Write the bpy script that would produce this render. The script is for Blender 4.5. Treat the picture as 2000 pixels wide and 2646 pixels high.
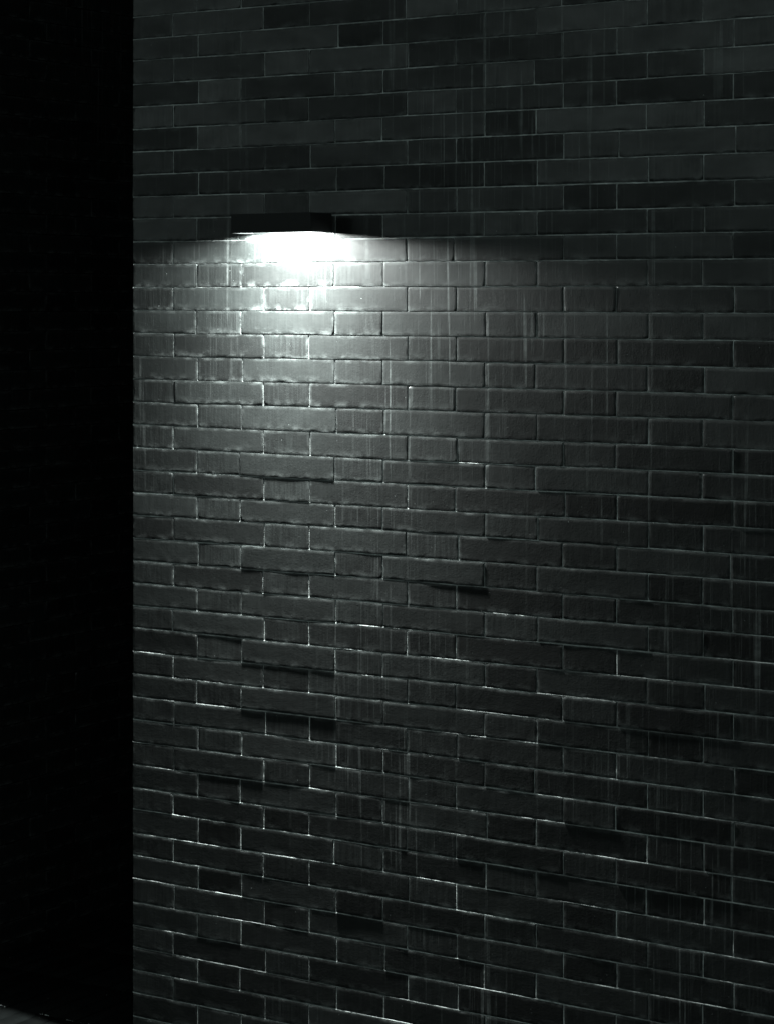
import bpy, math, random
import numpy as np
from mathutils import noise, Vector

for o in list(bpy.data.objects):
    bpy.data.objects.remove(o)
sc = bpy.context.scene
COL = sc.collection

# ------------------------------------------------------------------ camera
EYE = 1.96
THETA = math.atan(0.6417)
cam = bpy.data.cameras.new("camera")
cam.sensor_fit = 'HORIZONTAL'
cam.sensor_width = 36.0
cam.lens = 36.0 * 5922 / 2000
cam.shift_y = -533.0 / 2000
cam.clip_start = 0.05
cam.clip_end = 200
co = bpy.data.objects.new("camera", cam)
COL.objects.link(co)
co.location = (0, 0, EYE)
co.rotation_euler = (math.radians(90), 0, THETA)
sc.camera = co

LAMP_POWER = 50.0
LAMP_BEAM = 50.0
# ------------------------------------------------------------------ night sky
SUN_EL, SUN_AZ = math.radians(6), math.radians(150)   # azimuth: to the left of the wall's normal
w = bpy.data.worlds.new("World")
sc.world = w
w.use_nodes = True
nt = w.node_tree
bg = nt.nodes['Background']
sky = nt.nodes.new('ShaderNodeTexSky')
sky.sky_type = 'NISHITA'
sky.sun_disc = False
sky.sun_elevation = SUN_EL
sky.sun_rotation = math.radians(180) + SUN_AZ
hs = nt.nodes.new('ShaderNodeHueSaturation')
hs.inputs['Saturation'].default_value = 0.0
nt.links.new(sky.outputs[0], hs.inputs['Color'])
mx = nt.nodes.new('ShaderNodeVectorMath'); mx.operation = 'MULTIPLY'
mx.inputs[1].default_value = (0.80, 1.0, 0.965)
nt.links.new(hs.outputs[0], mx.inputs[0])
nt.links.new(mx.outputs[0], bg.inputs[0])
bg.inputs[1].default_value = 0.125

# ------------------------------------------------------------------ far town glow / moonlight
sl = bpy.data.lights.new("sun", 'SUN')
sl.energy = 0.05
sl.angle = math.radians(34)
sl.color = (0.93, 1.0, 0.99)
so = bpy.data.objects.new("sun", sl)
COL.objects.link(so)
d = Vector((math.sin(SUN_AZ) * math.cos(SUN_EL), math.cos(SUN_AZ) * math.cos(SUN_EL), -math.sin(SUN_EL)))
so.rotation_euler = d.to_track_quat('-Z', 'Y').to_euler()
so.location = (-4, -4, 8)

sc.cycles.sample_clamp_direct = 6.0
sc.cycles.sample_clamp_indirect = 2.0
sc.view_settings.view_transform = 'Standard'
sc.view_settings.look = 'None'
sc.view_settings.exposure = 0
sc.view_settings.gamma = 1

# ------------------------------------------------------------------ helpers
def tag(o, label=None, cat=None, group=None, kind=None):
    if label: o['label'] = label
    if cat: o['category'] = cat
    if group: o['group'] = group
    if kind: o['kind'] = kind
    return o

class N:
    def __init__(self, mat):
        self.t = mat.node_tree
    def __call__(self, kind, ins=None, **props):
        n = self.t.nodes.new('ShaderNode' + kind)
        for k, v in props.items():
            setattr(n, k, v)
        for k, v in (ins or {}).items():
            s = n.inputs[k]
            if isinstance(v, bpy.types.NodeSocket):
                self.t.links.new(v, s)
            else:
                s.default_value = v
        return n
    def math(self, op, a, b=None, c=None, clamp=False):
        ins = {0: a}
        if b is not None: ins[1] = b
        if c is not None: ins[2] = c
        n = self('Math', ins, operation=op)
        n.use_clamp = clamp
        return n.outputs[0]
    def remap(self, v, a, b, c=0.0, d_=1.0):
        n = self('MapRange', {'Value': v, 'From Min': a, 'From Max': b, 'To Min': c, 'To Max': d_})
        return n.outputs[0]
    def vmul(self, v, s):
        n = self('VectorMath', {0: v, 1: s}, operation='MULTIPLY')
        return n.outputs[0]
    def noise(self, v, scale=1, detail=3, rough=0.5):
        return self('TexNoise', {'Vector': v, 'Scale': scale, 'Detail': detail, 'Roughness': rough}).outputs[0]
    def mixc(self, f, a, b):
        n = self('Mix', None, data_type='RGBA')
        for s, v in ((n.inputs[0], f), (n.inputs[6], a), (n.inputs[7], b)):
            if isinstance(v, bpy.types.NodeSocket): self.t.links.new(v, s)
            else: s.default_value = v
        return n.outputs[2]

def newmat(name):
    m = bpy.data.materials.new(name)
    m.use_nodes = True
    return m, N(m), m.node_tree.nodes['Principled BSDF']

# ------------------------------------------------------------------ materials
def lime_runs(n, pos):
    """narrow pale runs of leached lime: thin across, long down the wall (pos = along, depth, height)"""
    def layer(scale, zs, lo, hi, off):
        v = n('VectorMath', {0: n.vmul(pos, (scale, scale, zs)), 1: off}, operation='ADD').outputs[0]
        return n.math('MULTIPLY', n.remap(n.noise(v, 1, 1.5, 0.5), lo, hi), n.remap(n.noise(n.vmul(pos, (35, 35, 60)), 1, 3, 0.6), 0.3, 0.6, 0.45, 1.0))
    a = layer(95, 2.2, 0.63, 0.72, (3, 1, 0))
    b = layer(230, 4.0, 0.60, 0.76, (17, 5, 9))
    return a, b

def brick_material():
    m, n, p = newmat("glazed_dark_brick")
    pos = n('TexCoord').outputs['Object']
    rnd = n('Attribute', attribute_name='brick_tone').outputs['Fac']
    hdr = n('Attribute', attribute_name='is_header').outputs['Fac']
    uv = n('UVMap').outputs[0]
    sx = n('SeparateXYZ', {0: uv})
    # metres from the nearest edge of the brick
    wd = n('Attribute', attribute_name='brick_len').outputs['Fac']
    ex = n.math('MULTIPLY', n.math('SUBTRACT', 0.5, n.math('ABSOLUTE', n.math('SUBTRACT', sx.outputs[0], 0.5))), wd)
    ez = n.math('MULTIPLY', n.math('SUBTRACT', 0.5, n.math('ABSOLUTE', n.math('SUBTRACT', sx.outputs[1], 0.5))), 0.056)
    ed = n.math('MINIMUM', ex, ez)
    # per brick offset so that no two bricks share their grain
    off = n('CombineXYZ', {0: n.math('MULTIPLY', rnd, 37.0), 1: n.math('MULTIPLY', rnd, 91.0), 2: n.math('MULTIPLY', rnd, 53.0)}).outputs[0]
    lp = n('VectorMath', {0: pos, 1: off}, operation='ADD').outputs[0]
    cloud = n.noise(n.vmul(lp, (9, 9, 16)), 1, 4, 0.6)
    drag = n.noise(n.vmul(lp, (170, 170, 9)), 1, 3, 0.6)
    dragm = n.math('MULTIPLY', n.remap(drag, 0.38, 0.68), n.math('ADD', 0.35, n.math('MULTIPLY', hdr, 0.65)))
    tone = n.math('MULTIPLY', n.remap(n.math('POWER', rnd, 0.5), 0, 1, 0.35, 1.15), n.remap(cloud, 0.25, 0.75, 0.75, 1.25))
    tone = n.math('MULTIPLY', tone, n.math('ADD', 0.75, n.math('MULTIPLY', dragm, 0.9)))
    tone = n.math('MULTIPLY', tone, n.math('SUBTRACT', 1.0, n.math('MULTIPLY', hdr, 0.25)))
    base = n('VectorMath', {0: (0.0118, 0.0136, 0.0133), 'Scale': tone}, operation='SCALE').outputs[0]
    # pale bloom creeping in from the bottom and the joints
    bl = n.remap(n.noise(n.vmul(lp, (26, 26, 40)), 1, 4, 0.65), 0.46, 0.72)
    edge = n.remap(ed, 0.0, 0.009, 1, 0)
    bot = n.remap(sx.outputs[1], 0.0, 0.35, 1, 0)
    bloom = n.math('MULTIPLY', n.math('ADD', n.math('MULTIPLY', edge, 0.4), n.math('MULTIPLY', bot, 0.35)), bl, clamp=True)
    a, b = lime_runs(n, pos)
    ax = n('SeparateXYZ', {0: pos}).outputs[0]
    zone = n.math('MULTIPLY', n.remap(ax, -3.35, -2.95), n.remap(ax, -1.9, -2.35))
    left = n.remap(ax, -3.05, -3.4, 0, 0.11)
    zone = n.math('SUBTRACT', n.math('MULTIPLY', zone, 0.09), left)
    patch = n.remap(n.math('ADD', n.noise(n.vmul(pos, (2.4, 2.4, 0.9)), 1, 2, 0.5), zone), 0.46, 0.66)
    gate = n.remap(n.noise(n.vmul(lp, (6, 6, 2)), 1, 1, 0.5), 0.40, 0.60)
    runs = n.math('MULTIPLY', n.math('MAXIMUM', n.math('MULTIPLY', a, 0.38), n.math('MULTIPLY', b, 0.18)), n.math('MULTIPLY', patch, n.remap(n.math('MAXIMUM', gate, n.math('MULTIPLY', hdr, 0.8)), 0, 1, 0.45, 1)))
    sp = n.noise(pos, 160, 1, 0.5)
    specks = n.math('MULTIPLY', n.remap(sp, 0.80, 0.86), 0.5)
    pale = n.math('MAXIMUM', n.math('MULTIPLY', bloom, 0.42), n.math('MAXIMUM', n.math('MULTIPLY', runs, 0.8), specks))
    colr = n.mixc(pale, base, (0.30, 0.33, 0.325, 1))
    n.t.links.new(colr, p.inputs['Base Color'])
    rg = n.remap(n.noise(n.vmul(lp, (40, 40, 60)), 1, 3, 0.6), 0.3, 0.7, 0.62, 0.74)
    n.t.links.new(rg, p.inputs['Roughness'])
    p.inputs['Specular IOR Level'].default_value = 0.17
    n.t.links.new(n.math('MULTIPLY', n.remap(n.math('POWER', rnd, 0.8), 0, 1, 0.22, 0.74), n.math('SUBTRACT', n.remap(cloud, 0.3, 0.7, 0.68, 1.1), n.math('MULTIPLY', dragm, 0.28))), p.inputs['Coat Weight'])
    p.inputs['Coat Roughness'].default_value = 0.18
    p.inputs['Coat IOR'].default_value = 1.65
    # pimples and pits in the fired skin
    h1 = n.noise(lp, 210, 3, 0.55)
    h2 = n.noise(lp, 46, 3, 0.5)
    h3 = n.noise(n.vmul(lp, (330, 330, 60)), 1, 2, 0.5)
    v = n('TexVoronoi', {'Vector': lp, 'Scale': 120.0}).outputs['Distance']
    pim = n.remap(v, 0.0, 0.28, 1, 0)
    hh = n.math('ADD', n.math('MULTIPLY', h1, 0.55), n.math('ADD', n.math('MULTIPLY', h2, 0.9), n.math('ADD', n.math('MULTIPLY', h3, 0.25), n.math('MULTIPLY', pim, 0.28))))
    bp = n('Bump', {'Height': hh, 'Strength': 0.42, 'Distance': 0.0008})
    n.t.links.new(bp.outputs[0], p.inputs['Normal'])
    return m

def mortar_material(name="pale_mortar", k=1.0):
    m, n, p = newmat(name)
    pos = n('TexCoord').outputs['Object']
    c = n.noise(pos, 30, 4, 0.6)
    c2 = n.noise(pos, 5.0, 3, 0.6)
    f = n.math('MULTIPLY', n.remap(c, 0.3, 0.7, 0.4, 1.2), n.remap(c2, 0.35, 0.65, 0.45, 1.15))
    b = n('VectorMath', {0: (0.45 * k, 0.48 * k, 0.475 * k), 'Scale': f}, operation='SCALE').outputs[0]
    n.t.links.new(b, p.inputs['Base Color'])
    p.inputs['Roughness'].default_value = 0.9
    p.inputs['Specular IOR Level'].default_value = 0.0
    hh = n.math('ADD', n.noise(pos, 420, 3, 0.6), n.math('MULTIPLY', n.noise(pos, 90, 2, 0.5), 1.4))
    bp = n('Bump', {'Height': hh, 'Strength': 0.7, 'Distance': 0.0012})
    n.t.links.new(bp.outputs[0], p.inputs['Normal'])
    return m

def paver_material():
    m, n, p = newmat("paver_brick")
    pos = n('TexCoord').outputs['Object']
    rnd = n('Attribute', attribute_name='brick_tone').outputs['Fac']
    c = n.noise(pos, 24, 5, 0.65)
    f = n.math('MULTIPLY', n.remap(c, 0.25, 0.75, 0.6, 1.3), n.remap(rnd, 0, 1, 0.6, 1.25))
    b = n('VectorMath', {0: (0.006, 0.0073, 0.0072), 'Scale': f}, operation='SCALE').outputs[0]
    n.t.links.new(b, p.inputs['Base Color'])
    p.inputs['Roughness'].default_value = 0.85
    p.inputs['Specular IOR Level'].default_value = 0.05
    bp = n('Bump', {'Height': n.noise(pos, 260, 4, 0.6), 'Strength': 0.6, 'Distance': 0.0012})
    n.t.links.new(bp.outputs[0], p.inputs['Normal'])
    return m

def plain_noise_material(name, colr, rough, scale=120, bump=0.0003, spec=0.5, var=0.25, metal=0.0):
    m, n, p = newmat(name)
    pos = n('TexCoord').outputs['Object']
    f = n.remap(n.noise(pos, scale, 4, 0.6), 0.3, 0.7, 1 - var, 1 + var)
    b = n('VectorMath', {0: colr, 'Scale': f}, operation='SCALE').outputs[0]
    n.t.links.new(b, p.inputs['Base Color'])
    p.inputs['Roughness'].default_value = rough
    p.inputs['Specular IOR Level'].default_value = spec
    p.inputs['Metallic'].default_value = metal
    bp = n('Bump', {'Height': n.noise(pos, scale * 4, 2, 0.5), 'Strength': 0.4, 'Distance': bump})
    n.t.links.new(bp.outputs[0], p.inputs['Normal'])
    return m

M_BRICK = brick_material()
M_MORTAR = mortar_material()
M_MORTAR_SHADE = mortar_material("shade_darkened_mortar", 0.05)  # copy of the pale mortar, with the passage's shade put into its colour
M_PAVER = paver_material()
M_SAND = plain_noise_material("joint_sand", (0.025, 0.027, 0.027), 0.95, 60, 0.001)
M_GRIT = plain_noise_material("grit", (0.75, 0.78, 0.77), 0.6, 300, 0.0002)
M_STEEL = plain_noise_material("black_powder_coat", (0.007, 0.008, 0.008), 0.45, 900, 0.0001, 0.25, 0.15)
M_INNER = plain_noise_material("white_reflector", (0.75, 0.77, 0.76), 0.5, 200, 0.0001)
M_SCREW = plain_noise_material("steel_screw", (0.3, 0.31, 0.31), 0.35, 600, 0.0001, 0.5, 0.1, 1.0)

# ------------------------------------------------------------------ masonry builder
class Mesh:
    """collects quads with per-face material, brick tone, header flag, brick length and uv"""
    def __init__(self):
        self.v, self.f, self.m, self.tone, self.hdr, self.ln, self.uv = [], [], [], [], [], [], []
        self.flat = set()
    def face(self, idx, mat, tone=0.5, hdr=0.0, ln=0.2, uvs=None):
        self.f.append(idx); self.m.append(mat); self.tone.append(tone); self.hdr.append(hdr); self.ln.append(ln)
        self.uv.append(uvs or [(0.5, 0.5)] * len(idx))
    def build(self, name, mats, smooth=True):
        me = bpy.data.meshes.new(name)
        me.from_pydata([tuple(p) for p in self.v], [], self.f)
        for mt in mats: me.materials.append(mt)
        me.polygons.foreach_set('material_index', self.m)
        me.polygons.foreach_set('use_smooth', [smooth and k not in self.flat for k in range(len(self.f))])
        for nm, arr in (('brick_tone', self.tone), ('is_header', self.hdr), ('brick_len', self.ln)):
            a = me.attributes.new(nm, 'FLOAT', 'FACE')
            a.data.foreach_set('value', arr)
        u = me.uv_layers.new(name='UVMap')
        flat = [c for fu in self.uv for p in fu for c in p]
        u.data.foreach_set('uv', flat)
        me.update()
        o = bpy.data.objects.new(name, me)
        COL.objects.link(o)
        return o

def fn(x, y, z=0.0):
    return noise.noise(Vector((x, y, z)))

def add_brick(M, T, x0, x1, zb, zt, proud, rng, step, header, tone, seed, back=0.008, joint=0.00165):
    """T maps (along, out, height) to world. zb, zt: functions of the distance along the wall."""
    L = x1 - x0
    xa, xb = x0 + joint * rng.uniform(0.55, 1.35), x1 - joint * rng.uniform(0.55, 1.35)
    nx = max(2, int(round((xb - xa) / step)))
    nz = max(2, int(round(0.056 / step)))
    jt, jb = joint * rng.uniform(0.5, 1.4), joint * rng.uniform(0.5, 1.4)
    tx, tz = rng.gauss(0, 0.0020), rng.gauss(0, 0.0035)      # the brick is laid a little out of true
    e = 0.0008
    xs = [xa, xa + e] + [xa + (xb - xa) * k / nx for k in range(1, nx)] + [xb - e, xb]
    cz = [0.0, e / 0.056] + [k / nz for k in range(1, nz)] + [1 - e / 0.056, 1.0]
    rc = rng.uniform(0.0003, 0.0016)
    chip = [rng.random() < 0.16 for _ in range(4)]
    base = len(M.v)
    W, H = len(xs), len(cz)
    for j, t in enumerate(cz):
        for i, x in enumerate(xs):
            b, tp = zb(x) + jb, zt(x) - jt
            z = b + (tp - b) * t
            px, pz = x, z
            ring = (i in (0, W - 1)) or (j in (0, H - 1))
            out = proud + tx * (x - (x0 + x1) / 2) / 1.0 + tz * (t - 0.5) * 0.056 * 1.6
            out += 0.00028 * fn(x * 14 + seed, z * 14)
            wob = 0.0007 * fn(x * 22 + seed * 3.1, z * 22, 3.0) + 0.0006 * fn(x * 150 + seed, z * 150, 8.0)
            if j in (0, H - 1): pz += wob * 1.0
            if i in (0, W - 1): px += wob
            # rounded or chipped corners
            cx = 0 if i <= 1 else (1 if i >= W - 2 else None)
            cj = 0 if j <= 1 else (1 if j >= H - 2 else None)
            if cx is not None and cj is not None:
                r = rc * (2.2 if chip[cx + 2 * cj] else 1.0) * (1.0 if ring else 0.5)
                px += r * 0.55 * (1 if cx == 0 else -1)
                pz += r * 0.55 * (1 if cj == 0 else -1)
            out = max(out, 0.0002)
            if ring: out -= 0.00010 + 0.00018 * abs(fn(x * 60, z * 60, seed))
            M.v.append(T(px, out, pz))
    for j in range(H - 1):
        for i in range(W - 1):
            a = base + j * W + i
            if i in (0, W - 2) or j in (0, H - 2): M.flat.add(len(M.f))
            us = [(xs[i] - xa) / (xb - xa), (xs[i + 1] - xa) / (xb - xa)]
            M.face([a, a + 1, a + W + 1, a + W], 0, tone, header, L,
                   [(us[0], cz[j]), (us[1], cz[j]), (us[1], cz[j + 1]), (us[0], cz[j + 1])])
    # sides running back into the mortar
    loop = [base + i for i in range(W)] + [base + j * W + W - 1 for j in range(1, H)] + \
           [base + (H - 1) * W + i for i in range(W - 2, -1, -1)] + [base + j * W for j in range(H - 2, 0, -1)]
    uvl = []
    s1 = len(M.v)
    M.v += [M.v[k] for k in loop]
    s2 = len(M.v)
    order = [(i, 0) for i in range(W)] + [(W - 1, j) for j in range(1, H)] + \
            [(i, H - 1) for i in range(W - 2, -1, -1)] + [(0, j) for j in range(H - 2, 0, -1)]
    for (i, j) in order:
        x = xs[i]
        b, tp = zb(x) + jb, zt(x) - jt
        M.v.append(T(x, -back, b + (tp - b) * cz[j]))
    K = len(loop)
    for k in range(K):
        q = (k + 1) % K
        M.flat.add(len(M.f))
        M.face([s1 + k, s2 + k, s2 + q, s1 + q], 0, tone, header, L, [(0.5, 0.0)] * 4)

def masonry(M, T, length, rows, joints, zline, fine, rng, step_fine=0.011, tone_fn=None, gap=None):
    """rows: iterable of course numbers (0 is the course under the top edge of the picture)"""
    for r in rows:
        js = joints(r)
        for k in range(len(js) - 1):
            x0, x1 = js[k], min(js[k + 1], length)
            if x0 >= length - 0.01: break
            header = 1.0 if (x1 - x0) < 0.18 else 0.0
            isf = fine(x0, x1, r)
            tone = rng.random()
            if tone_fn: tone = tone_fn(r, k, tone)
            proud = 0.0004 + abs(rng.gauss(0, 0.0003))
            if rng.random() < (0.20 if 17 < r < 36 else 0.04): proud += rng.uniform(0.0003, 0.0012)
            add_brick(M, T, x0, x1, lambda x, r=r: zline(r + 1, x), lambda x, r=r: zline(r, x),
                      proud, rng, step_fine if isf else 0.06, header, tone, rng.random() * 100)

def bead(M, T, pts, vertical, s0, low=0.0001):
    """one bead of mortar along a joint: pts are (along, height); it swells past the bricks or sinks between them"""
    b = len(M.v)
    for (x, z) in pts:
        w_ = 0.0023 + 0.0009 * fn(x * 55, z * 55, s0) + 0.0005 * fn(x * 160, z * 160, s0 + 4)
        d_ = low + 0.0007 * fn(x * 6, z * 6, s0 + 11) + 0.00035 * fn(x * 40, z * 40, s0 + 2) + 0.0002 * fn(x * 170, z * 170, s0 + 7)
        c_ = 0.0005 * fn(x * 30, z * 30, s0 + 9)
        for (o_, dd) in ((-w_, -0.0028), (-w_ * 0.62, d_), (w_ * 0.62, d_ - 0.0001), (w_, -0.0028)):
            M.v.append(T(x + o_ + c_, dd, z) if vertical else T(x, dd, z + o_ + c_))
    for k in range(len(pts) - 1):
        for q in range(3):
            a = b + k * 4 + q
            M.face([a, a + 4, a + 5, a + 1], 1)

def beads(M, T, length, rows, joints, zline, x_fine, r_fine, step=0.006):
    for r in rows:
        if r < r_fine: continue
        x, pts = 0.0, []
        while x < length:
            pts.append((x, zline(r, x)))
            x += step if x < x_fine else 0.06
        pts.append((length, zline(r, length)))
        low = -0.0007 if 9 < r < 19 else (-0.0003 if 18 < r < 26 else 0.00005)
        bead(M, T, pts, False, r * 3.7, low)
        for j in joints(r)[1:-1]:
            if j > length - 0.02: break
            n_ = 9 if j < x_fine else 3
            za, zb_ = zline(r + 1, j), zline(r, j)
            bead(M, T, [(j, za + (zb_ - za) * q / n_) for q in range(n_ + 1)], True, r * 5.1 + j * 9, low - 0.0004)

def mortar_sheet(M, T, x0, x1, z0, z1, step, depth=-0.003):
    nx, nz = max(1, int((x1 - x0) / step)), max(1, int((z1 - z0) / step))
    b = len(M.v)
    for j in range(nz + 1):
        for i in range(nx + 1):
            x, z = x0 + (x1 - x0) * i / nx, z0 + (z1 - z0) * j / nz
            M.v.append(T(x, depth + 0.0004 * fn(x * 30, z * 30, 5), z))
    for j in range(nz):
        for i in range(nx):
            a = b + j * (nx + 1) + i
            M.face([a, a + 1, a + nx + 2, a + nx + 1], 1)

# course lines measured on the wall: photo heights at its left edge, its middle and right edge
LEFT = dict(zip(range(0, 12), [44, 101.7, 157, 217.7, 276.3, 333.7, 392.3, 452, 508.7, 565, 624, 682.4]))
LEFT.update(zip(range(17, 29), [1037.7, 1097, 1155.5, 1214, 1272, 1331.6, 1390, 1449, 1507, 1565, 1621.7, 1683]))
LEFT.update(zip(range(33, 45), [1976, 2036, 2090.5, 2154, 2210.6, 2271, 2332, 2392, 2448, 2507, 2565.6, 2626]))
MID = dict(zip(range(1, 12), [51, 114, 178, 239, 301, 363, 426, 490, 553, 615, 676]))
MID.update(zip(range(17, 28), [1057.8, 1123.5, 1187.6, 1249, 1312, 1370.5, 1435.4, 1497.3, 1561, 1623, 1688.7]))
MID.update(zip(range(32, 43), [2000.4, 2065, 2130, 2192, 2255.8, 2322.8, 2383.5, 2446, 2511, 2576, 2636.8]))
RIGHT = dict(zip(range(2, 12), [39.8, 113, 182, 251, 320, 391.4, 460.5, 529.6, 596.6, 667.8]))
RIGHT.update(zip(range(16, 26), [1023, 1090, 1164, 1229.4, 1299.3, 1368.4, 1439.6, 1505.7, 1579.8, 1646.8]))
RIGHT.update(zip(range(30, 40), [1996, 2068, 2138.6, 2204.7, 2281.8, 2350.4, 2422.4, 2493, 2561.4, 2630.5]))
PITCH = 0.06
Z0 = EYE + 0.76278                       # height of course line 0
def dev_table(tab, row_px):
    out = {}
    for i, y in tab.items():
        out[i] = (-(y - 790) / row_px * PITCH + EYE) - (Z0 - PITCH * i)
    full = {}
    ks = sorted(out)
    for i in range(-60, 60):
        if i in out: full[i] = out[i]
        else:
            lo = [k for k in ks if k < i]; hi = [k for k in ks if k > i]
            if lo and hi:
                a, b = lo[-1], hi[0]
                t = (i - a) / (b - a)
                full[i] = out[a] * (1 - t) + out[b] * t
            else:
                e = out[lo[-1]] if lo else out[hi[0]]
                n_ = abs(i - (lo[-1] if lo else hi[0]))
                full[i] = e * max(0, 1 - n_ / 6)
    return full
DL, DM, DR = dev_table(LEFT, 58.68), dev_table(MID, 58.68 * 9231 / 8574), dev_table(RIGHT, 58.68 * 10231 / 8574)
WALL_U, WALL_V = -3.835, 4.734           # the lit wall's corner and its plane
S_MID, S_RIGHT = 0.797, 1.816
def zline_main(i, x):
    s = x
    if s < S_MID: t = max(s, 0) / S_MID; dd = DL[i] * (1 - t) + DM[i] * t
    elif s < S_RIGHT: t = (s - S_MID) / (S_RIGHT - S_MID); dd = DM[i] * (1 - t) + DR[i] * t
    else: dd = DR[i] * max(0, 1 - (s - S_RIGHT))
    return Z0 - PITCH * i + dd + 0.0011 * fn(s * 3.1, i * 7.7) + 0.0006 * fn(s * 11, i * 3.3, 4)
HD, ST = 0.1393, 0.2910
def joints_main(r):
    if r % 2 == 0: js, nxt = [0.0, 0.1356], 'S'
    else: js, nxt = [0.0, 0.2148], 'H'
    while js[-1] < 4.6:
        js.append(js[-1] + (ST if nxt == 'S' else HD))
        nxt = 'H' if nxt == 'S' else 'S'
    rg = random.Random(r * 17 + 5)
    return [0.0] + [j + rg.gauss(0, 0.0022) for j in js[1:]]

rng = random.Random(11)
# darker bricks that stand out in the photo: (course, index in the course)
DARK = {(0, 2): .1, (1, 3): .05, (2, 4): .1, (9, 3): .0, (9, 1): .4, (14, 6): .02, (14, 8): .02, (15, 7): .08, (20, 6): .0,
        (20, 7): .0, (23, 7): .1, (25, 8): .0, (26, 2): .2, (26, 3): .1, (34, 2): .05, (35, 1): .0, (5, 5): .1, (12, 5): .15,
        (22, 5): .1, (4, 8): .1, (7, 3): .1, (7, 5): .12, (29, 7): .1, (31, 4): .15, (37, 4): .05, (38, 2): .1}
ROWS_TOP = -34                            # wall top, courses above the picture
def tone_main(r, k, t):
    return DARK.get((r, k), t)

# ---- the lit wall, with its return round the corner
M = Mesh()
Tm = lambda x, o, z: (WALL_U + x, WALL_V - o, z)
WALL_L = 4.5
masonry(M, Tm, WALL_L, range(ROWS_TOP, 46), joints_main, zline_main,
        lambda a, b, r: a < 2.1 and -2 <= r, rng, 0.0072, tone_main)
zt_wall = Z0 - PITCH * ROWS_TOP
beads(M, Tm, WALL_L, range(ROWS_TOP, 46), joints_main, zline_main, 2.05, ROWS_TOP)
mortar_sheet(M, Tm, 0.001, 2.2, 0.0, Z0 + 0.15, 0.02)
mortar_sheet(M, Tm, 2.2, WALL_L, 0.0, Z0 + 0.15, 0.3)
mortar_sheet(M, Tm, 0.001, WALL_L, Z0 + 0.15, zt_wall, 0.3)
# return: runs away from the viewer along +y, facing the passage (-x)
Tr = lambda x, o, z: (WALL_U - o, WALL_V + 3.6 - x, z)
def zline_ret(i, x): return Z0 - PITCH * i + DL[i] * max(0, 1 - (3.6 - x)) + 0.001 * fn(x * 4, i * 5.5, 9)
def joints_ret(r):
    a = [0.0]
    nxt = 'H' if r % 2 else 'S'
    L = 3.6
    back = [L, L - (0.2148 if r % 2 == 0 else 0.1356)]
    nx = 'H' if r % 2 == 0 else 'S'
    while back[-1] > 0.15:
        back.append(back[-1] - (ST if nx == 'S' else HD)); nx = 'H' if nx == 'S' else 'S'
    back[-1] = 0.0
    return sorted(back)
masonry(M, Tr, 3.6, range(ROWS_TOP, 46), joints_ret, zline_ret, lambda a, b, r: a > 3.2 and r > -2, rng, 0.014)
beads(M, Tr, 3.6, range(ROWS_TOP, 46), joints_ret, zline_ret, -1, ROWS_TOP)
mortar_sheet(M, Tr, 0.0, 3.599, 0.0, zt_wall, 0.3)
# coping and the solid core
def slab(M, x0, x1, y0, y1, z0, z1, mat):
    b = len(M.v)
    M.v += [(x0, y0, z0), (x1, y0, z0), (x1, y1, z0), (x0, y1, z0), (x0, y0, z1), (x1, y0, z1), (x1, y1, z1), (x0, y1, z1)]
    for q in ((0, 1, 5, 4), (1, 2, 6, 5), (2, 3, 7, 6), (3, 0, 4, 7), (4, 5, 6, 7), (3, 2, 1, 0)):
        M.face([b + k for k in q], mat)
slab(M, WALL_U + 0.012, WALL_U + WALL_L, WALL_V + 0.012, WALL_V + 3.6, 0.0, zt_wall - 0.002, 1)
slab(M, WALL_U - 0.03, WALL_U + WALL_L + 0.03, WALL_V - 0.03, WALL_V + 3.63, zt_wall, zt_wall + 0.08, 1)
lit = M.build("brick_wall", [M_BRICK, M_MORTAR])
tag(lit, "dark brick wall with pale thin joints and lime streaks, carrying the lit lamp", "brick wall")

# ---- the unlit wall across the passage
M = Mesh()
PU, PY0, PL = -4.735, 3.95, 4.4
Tp = lambda x, o, z: (PU + o, PY0 + x, z)
def zline_p(i, x): return Z0 - PITCH * i + 0.0015 * fn(x * 3, i * 4.1, 21)
def joints_p(r):
    js, nxt = ([0.0, 0.10], 'S') if r % 2 else ([0.0, 0.176], 'H')
    while js[-1] < PL:
        js.append(js[-1] + (ST if nxt == 'S' else HD)); nxt = 'H' if nxt == 'S' else 'S'
    return js
masonry(M, Tp, PL, range(ROWS_TOP, 46), joints_p, zline_p, lambda a, b, r: 1.0 < a < 2.1 and r > -2, rng, 0.014)
beads(M, Tp, PL, range(ROWS_TOP, 46), joints_p, zline_p, -1, ROWS_TOP)
mortar_sheet(M, Tp, 0.0, PL, 0.0, zt_wall, 0.3)
slab(M, PU - 3.0, PU - 0.012, PY0, PY0 + PL, 0.0, zt_wall - 0.002, 1)
# its front, facing the yard
Tf = lambda x, o, z: (PU - 3.0 + x, PY0 - 0.010 - o, z)
masonry(M, Tf, 3.0, range(ROWS_TOP, 46), joints_main, zline_p, lambda a, b, r: False, rng)
mortar_sheet(M, Tf, 0.0, 3.0, 0.0, zt_wall, 0.3)
slab(M, PU - 3.03, PU + 0.03, PY0 - 0.04, PY0 + PL, zt_wall, zt_wall + 0.08, 1)
dk = M.build("brick_wall", [M_BRICK, M_MORTAR_SHADE])
tag(dk, "unlit brick wall in deep shadow across the narrow passage", "brick wall")

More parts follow.
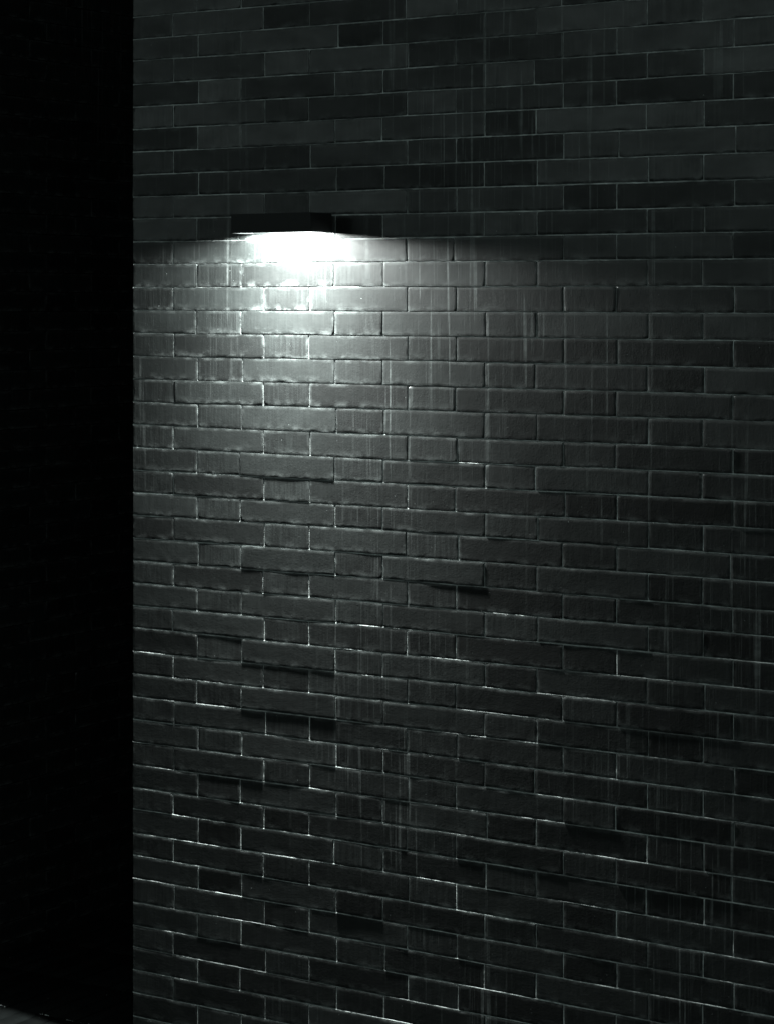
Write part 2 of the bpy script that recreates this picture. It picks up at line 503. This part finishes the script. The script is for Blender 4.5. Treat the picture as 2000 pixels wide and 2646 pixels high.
# ---- wall closing the end of the passage
M = Mesh()
Te = lambda x, o, z: (PU + x, WALL_V + 3.6 - 0.3 - o, z)
def joints_e(r):
    return [0.0, 0.1356, 0.4266, 0.5659, 0.857, 0.9] if r % 2 == 0 else [0.0, 0.2148, 0.351, 0.642, 0.7813, 0.9]
masonry(M, Te, 0.9, range(ROWS_TOP, 46), joints_e, zline_p, lambda a, b, r: False, rng)
mortar_sheet(M, Te, 0.0, 0.9, 0.0, zt_wall, 0.3)
slab(M, PU + 0.01, WALL_U - 0.01, WALL_V + 3.6 - 0.288, WALL_V + 3.6 - 0.1, 0.0, zt_wall - 0.002, 1)
en = M.build("brick_wall", [M_BRICK, M_MORTAR_SHADE])
tag(en, "black brick end wall at the far end of the dark passage", "brick wall")

# ------------------------------------------------------------------ paving
g = bpy.data.meshes.new("ground")
g.from_pydata([(-60, -60, -0.03), (60, -60, -0.03), (60, 60, -0.03), (-60, 60, -0.03)], [], [(0, 1, 2, 3)])
g.materials.append(M_SAND)
go = bpy.data.objects.new("ground", g); COL.objects.link(go)
tag(go, kind='structure')

M = Mesh()
prng = random.Random(4)
PW, PLn, PV = 0.0605, 0.29, 4.818          # pavers laid on edge, running away from the wall
def paver(x0, x1, y0, y1, n=3):
    t = prng.random(); h = prng.gauss(0, 0.0012); tl = prng.gauss(0, 0.010)
    e = 0.003
    xs = [x0, x0 + e, x1 - e, x1]; ys = [y0, y0 + e] + [y0 + (y1 - y0) * k / n for k in range(1, n)] + [y1 - e, y1]
    b = len(M.v)
    for y in ys:
        for x in xs:
            ring = x in (x0, x1) or y in (y0, y1)
            M.v.append((x + prng.gauss(0, .0004), y + prng.gauss(0, .0004), h + tl * (x - x0) - (0.0035 if ring else 0) + 0.0006 * fn(x * 40, y * 40)))
    for j in range(len(ys) - 1):
        for i in range(3):
            a = b + j * 4 + i
            M.face([a, a + 1, a + 5, a + 4], 0, t)
    s = len(M.v)
    per = [0, 1, 2, 3] + [4 * j + 3 for j in range(1, len(ys))] + [4 * (len(ys) - 1) + i for i in (2, 1, 0)] + [4 * j for j in range(len(ys) - 2, 0, -1)]
    for k in per:
        p = M.v[b + k]; M.v.append((p[0], p[1], -0.035))
    for k in range(len(per)):
        q = (k + 1) % len(per)
        M.face([b + per[k], s + k, s + q, b + per[q]], 0, t)
jx0, jx1 = -8.2, 1.5
i0 = int((jx0 + 4.29) / PW)
for i in range(i0, int((jx1 + 4.29) / PW)):
    xa = -4.29 + PW * i
    for k in range(-16, 13):
        ya = PV + PLn * k
        if xa > WALL_U and ya > WALL_V: continue
        if xa < PU - 0.05 and ya > PY0 + 0.1: continue
        g_ = 0.0022
        paver(xa + g_, xa + PW - g_, ya + g_, ya + PLn - g_)
pv = M.build("pavement", [M_PAVER])
tag(pv, kind='structure')

# grit lodged in the cross joint by the passage
M = Mesh()
grng = random.Random(9)
def pebble(x, y, z, r):
    b = len(M.v)
    for (a, c, h) in ((1, 0, 0), (0, 1, 0), (-1, 0, 0), (0, -1, 0), (0, 0, 1), (0, 0, -1)):
        k = r * grng.uniform(.6, 1.3)
        M.v.append((x + a * k, y + c * k, z + h * k * .7))
    for t in ((0, 1, 4), (1, 2, 4), (2, 3, 4), (3, 0, 4), (1, 0, 5), (2, 1, 5), (3, 2, 5), (0, 3, 5)):
        M.face([b + q for q in t], 0)
for k in range(420):
    x = grng.uniform(-4.7, -3.9)
    if fn(x * 22, 3.3) < -0.05: continue
    pebble(x, PV + grng.gauss(0, 0.0016), -0.0015 + grng.uniform(-0.002, 0.001), grng.uniform(0.0006, 0.0019))
for k in range(90):
    pebble(grng.uniform(-4.7, -3.9), grng.uniform(4.3, 5.6), 0.0008, grng.uniform(0.0004, 0.0010))
gr = M.build("grit", [M_GRIT], smooth=False)
tag(gr, "pale grit lodged in the paving joint at the mouth of the passage", "grit", kind='stuff')

# ------------------------------------------------------------------ the wall lamp
LU0, LU1, LV0, LV1, LZ0, LZ1 = -3.442, -3.200, 4.639, 4.7325, EYE + 0.183, EYE + 0.231
root = bpy.data.objects.new("wall_lamp", None)
root.empty_display_size = 0.05
COL.objects.link(root)
cx, cyy = (LU0 + LU1) / 2, LV1
root.location = (cx, cyy, LZ0)
tag(root, "flat black box lamp on the brick wall, its white downlight switched on", "wall lamp")
import bmesh
def part(name, bm, mats, parent=root, bevel=0.0):
    me = bpy.data.meshes.new(name)
    bm.normal_update()
    bm.to_mesh(me); bm.free()
    for m_ in mats: me.materials.append(m_)
    o = bpy.data.objects.new(name, me); COL.objects.link(o)
    o.parent = parent
    if bevel:
        md = o.modifiers.new('bevel', 'BEVEL'); md.width = bevel; md.segments = 2; md.limit_method = 'ANGLE'
    return o
def bbox(bm, x0, x1, y0, y1, z0, z1, mi=0):
    vs = [bm.verts.new(p) for p in ((x0, y0, z0), (x1, y0, z0), (x1, y1, z0), (x0, y1, z0), (x0, y0, z1), (x1, y0, z1), (x1, y1, z1), (x0, y1, z1))]
    for q in ((0, 1, 5, 4), (1, 2, 6, 5), (2, 3, 7, 6), (3, 0, 4, 7), (4, 5, 6, 7), (3, 2, 1, 0)):
        f = bm.faces.new([vs[k] for k in q]); f.material_index = mi
hw, dp, hh = (LU1 - LU0) / 2, LV1 - LV0, LZ1 - LZ0
# local frame: origin at the lamp's foot on the wall; -y out into the yard
th = 0.0022
bm = bmesh.new()
outer = [(-hw, 0), (-hw, -dp), (hw, -dp), (hw, 0)]
inner = [(-hw + th, -th), (-hw + th, -dp + th), (hw - th, -dp + th), (hw - th, -th)]
bo = [bm.verts.new((x, y, 0)) for x, y in outer]; bi = [bm.verts.new((x, y, 0)) for x, y in inner]
to = [bm.verts.new((x, y, hh)) for x, y in outer]; ti = [bm.verts.new((x, y, hh - th)) for x, y in inner]
for k in range(4):
    q = (k + 1) % 4
    bm.faces.new([bo[k], bo[q], to[q], to[k]])
    bm.faces.new([bi[q], bi[k], ti[k], ti[q]])
    bm.faces.new([bo[q], bo[k], bi[k], bi[q]])
bm.faces.new(to); bm.faces.new(ti[::-1])
bmesh.ops.recalc_face_normals(bm, faces=bm.faces)
hs_ = part("housing", bm, [M_STEEL], bevel=0.0006)
REC = 0.032
bm = bmesh.new()
bbox(bm, -hw + 0.004, hw - 0.004, -dp + 0.004, -0.004, REC + 0.0015, REC + 0.004)
part("reflector_tray", bm, [M_INNER])
# opal diffuser that gives the light
md_, nn, pp = newmat("lit_opal_diffuser")
pp.inputs['Base Color'].default_value = (0.8, 0.8, 0.8, 1)
pp.inputs['Emission Color'].default_value = (1.0, 1.0, 0.985, 1)
pp.inputs['Emission Strength'].default_value = 9.0
bm = bmesh.new()
vs = [bm.verts.new(p) for p in ((-hw + 0.022, -dp + 0.014, REC), (-hw + 0.022, -0.012, REC), (hw - 0.022, -0.012, REC), (hw - 0.022, -dp + 0.014, REC))]
bm.faces.new(vs)
vt = [bm.verts.new((v.co.x, v.co.y, REC + 0.001)) for v in vs]
for k in range(4):
    q = (k + 1) % 4
    bm.faces.new([vs[k], vs[q], vt[q], vt[k]])
bmesh.ops.recalc_face_normals(bm, faces=bm.faces)
df = part("diffuser", bm, [md_])
# the light itself: softened close to the source, as the opal cover does
for k in range(5):
    al = bpy.data.lights.new("lamp_light", 'POINT')
    al.shadow_soft_size = 0.016
    al.energy = 1.0
    al.use_nodes = True
    lt = al.node_tree
    em = lt.nodes['Emission']
    fo = lt.nodes.new('ShaderNodeLightFalloff')
    fo.inputs['Strength'].default_value = LAMP_POWER
    fo.inputs['Smooth'].default_value = 0.02
    lt.links.new(fo.outputs['Quadratic'], em.inputs['Strength'])
    em.inputs['Color'].default_value = (0.94, 1.0, 0.97, 1)
    ao = bpy.data.objects.new("lamp_light", al); COL.objects.link(ao)
    ao.parent = root
    ao.location = ((k - 2) * 0.039, -dp * 0.62, REC - 0.005)

bl_ = bpy.data.lights.new("lamp_light", 'AREA')
bl_.shape = 'RECTANGLE'; bl_.size = 0.18; bl_.size_y = 0.05
bl_.spread = math.radians(100)
bl_.energy = 1.0
bl_.use_nodes = True
lt = bl_.node_tree
em = lt.nodes['Emission']
fo = lt.nodes.new('ShaderNodeLightFalloff')
fo.inputs['Strength'].default_value = LAMP_BEAM
fo.inputs['Smooth'].default_value = 0.10
lt.links.new(fo.outputs['Quadratic'], em.inputs['Strength'])
em.inputs['Color'].default_value = (0.94, 1.0, 0.97, 1)
ao = bpy.data.objects.new("lamp_light", bl_); COL.objects.link(ao)
ao.parent = root
ao.location = (0, -dp * 0.64, REC - 0.002)

# two screws on the front lip underside
for sx_ in (-1, 1):
    bm = bmesh.new()
    bmesh.ops.create_cone(bm, cap_ends=True, segments=12, radius1=0.0022, radius2=0.0018, depth=0.0012)
    s = part("screw", bm, [M_SCREW]); s.location = (sx_ * (hw - 0.012), -dp * 0.5, REC + 0.0006)
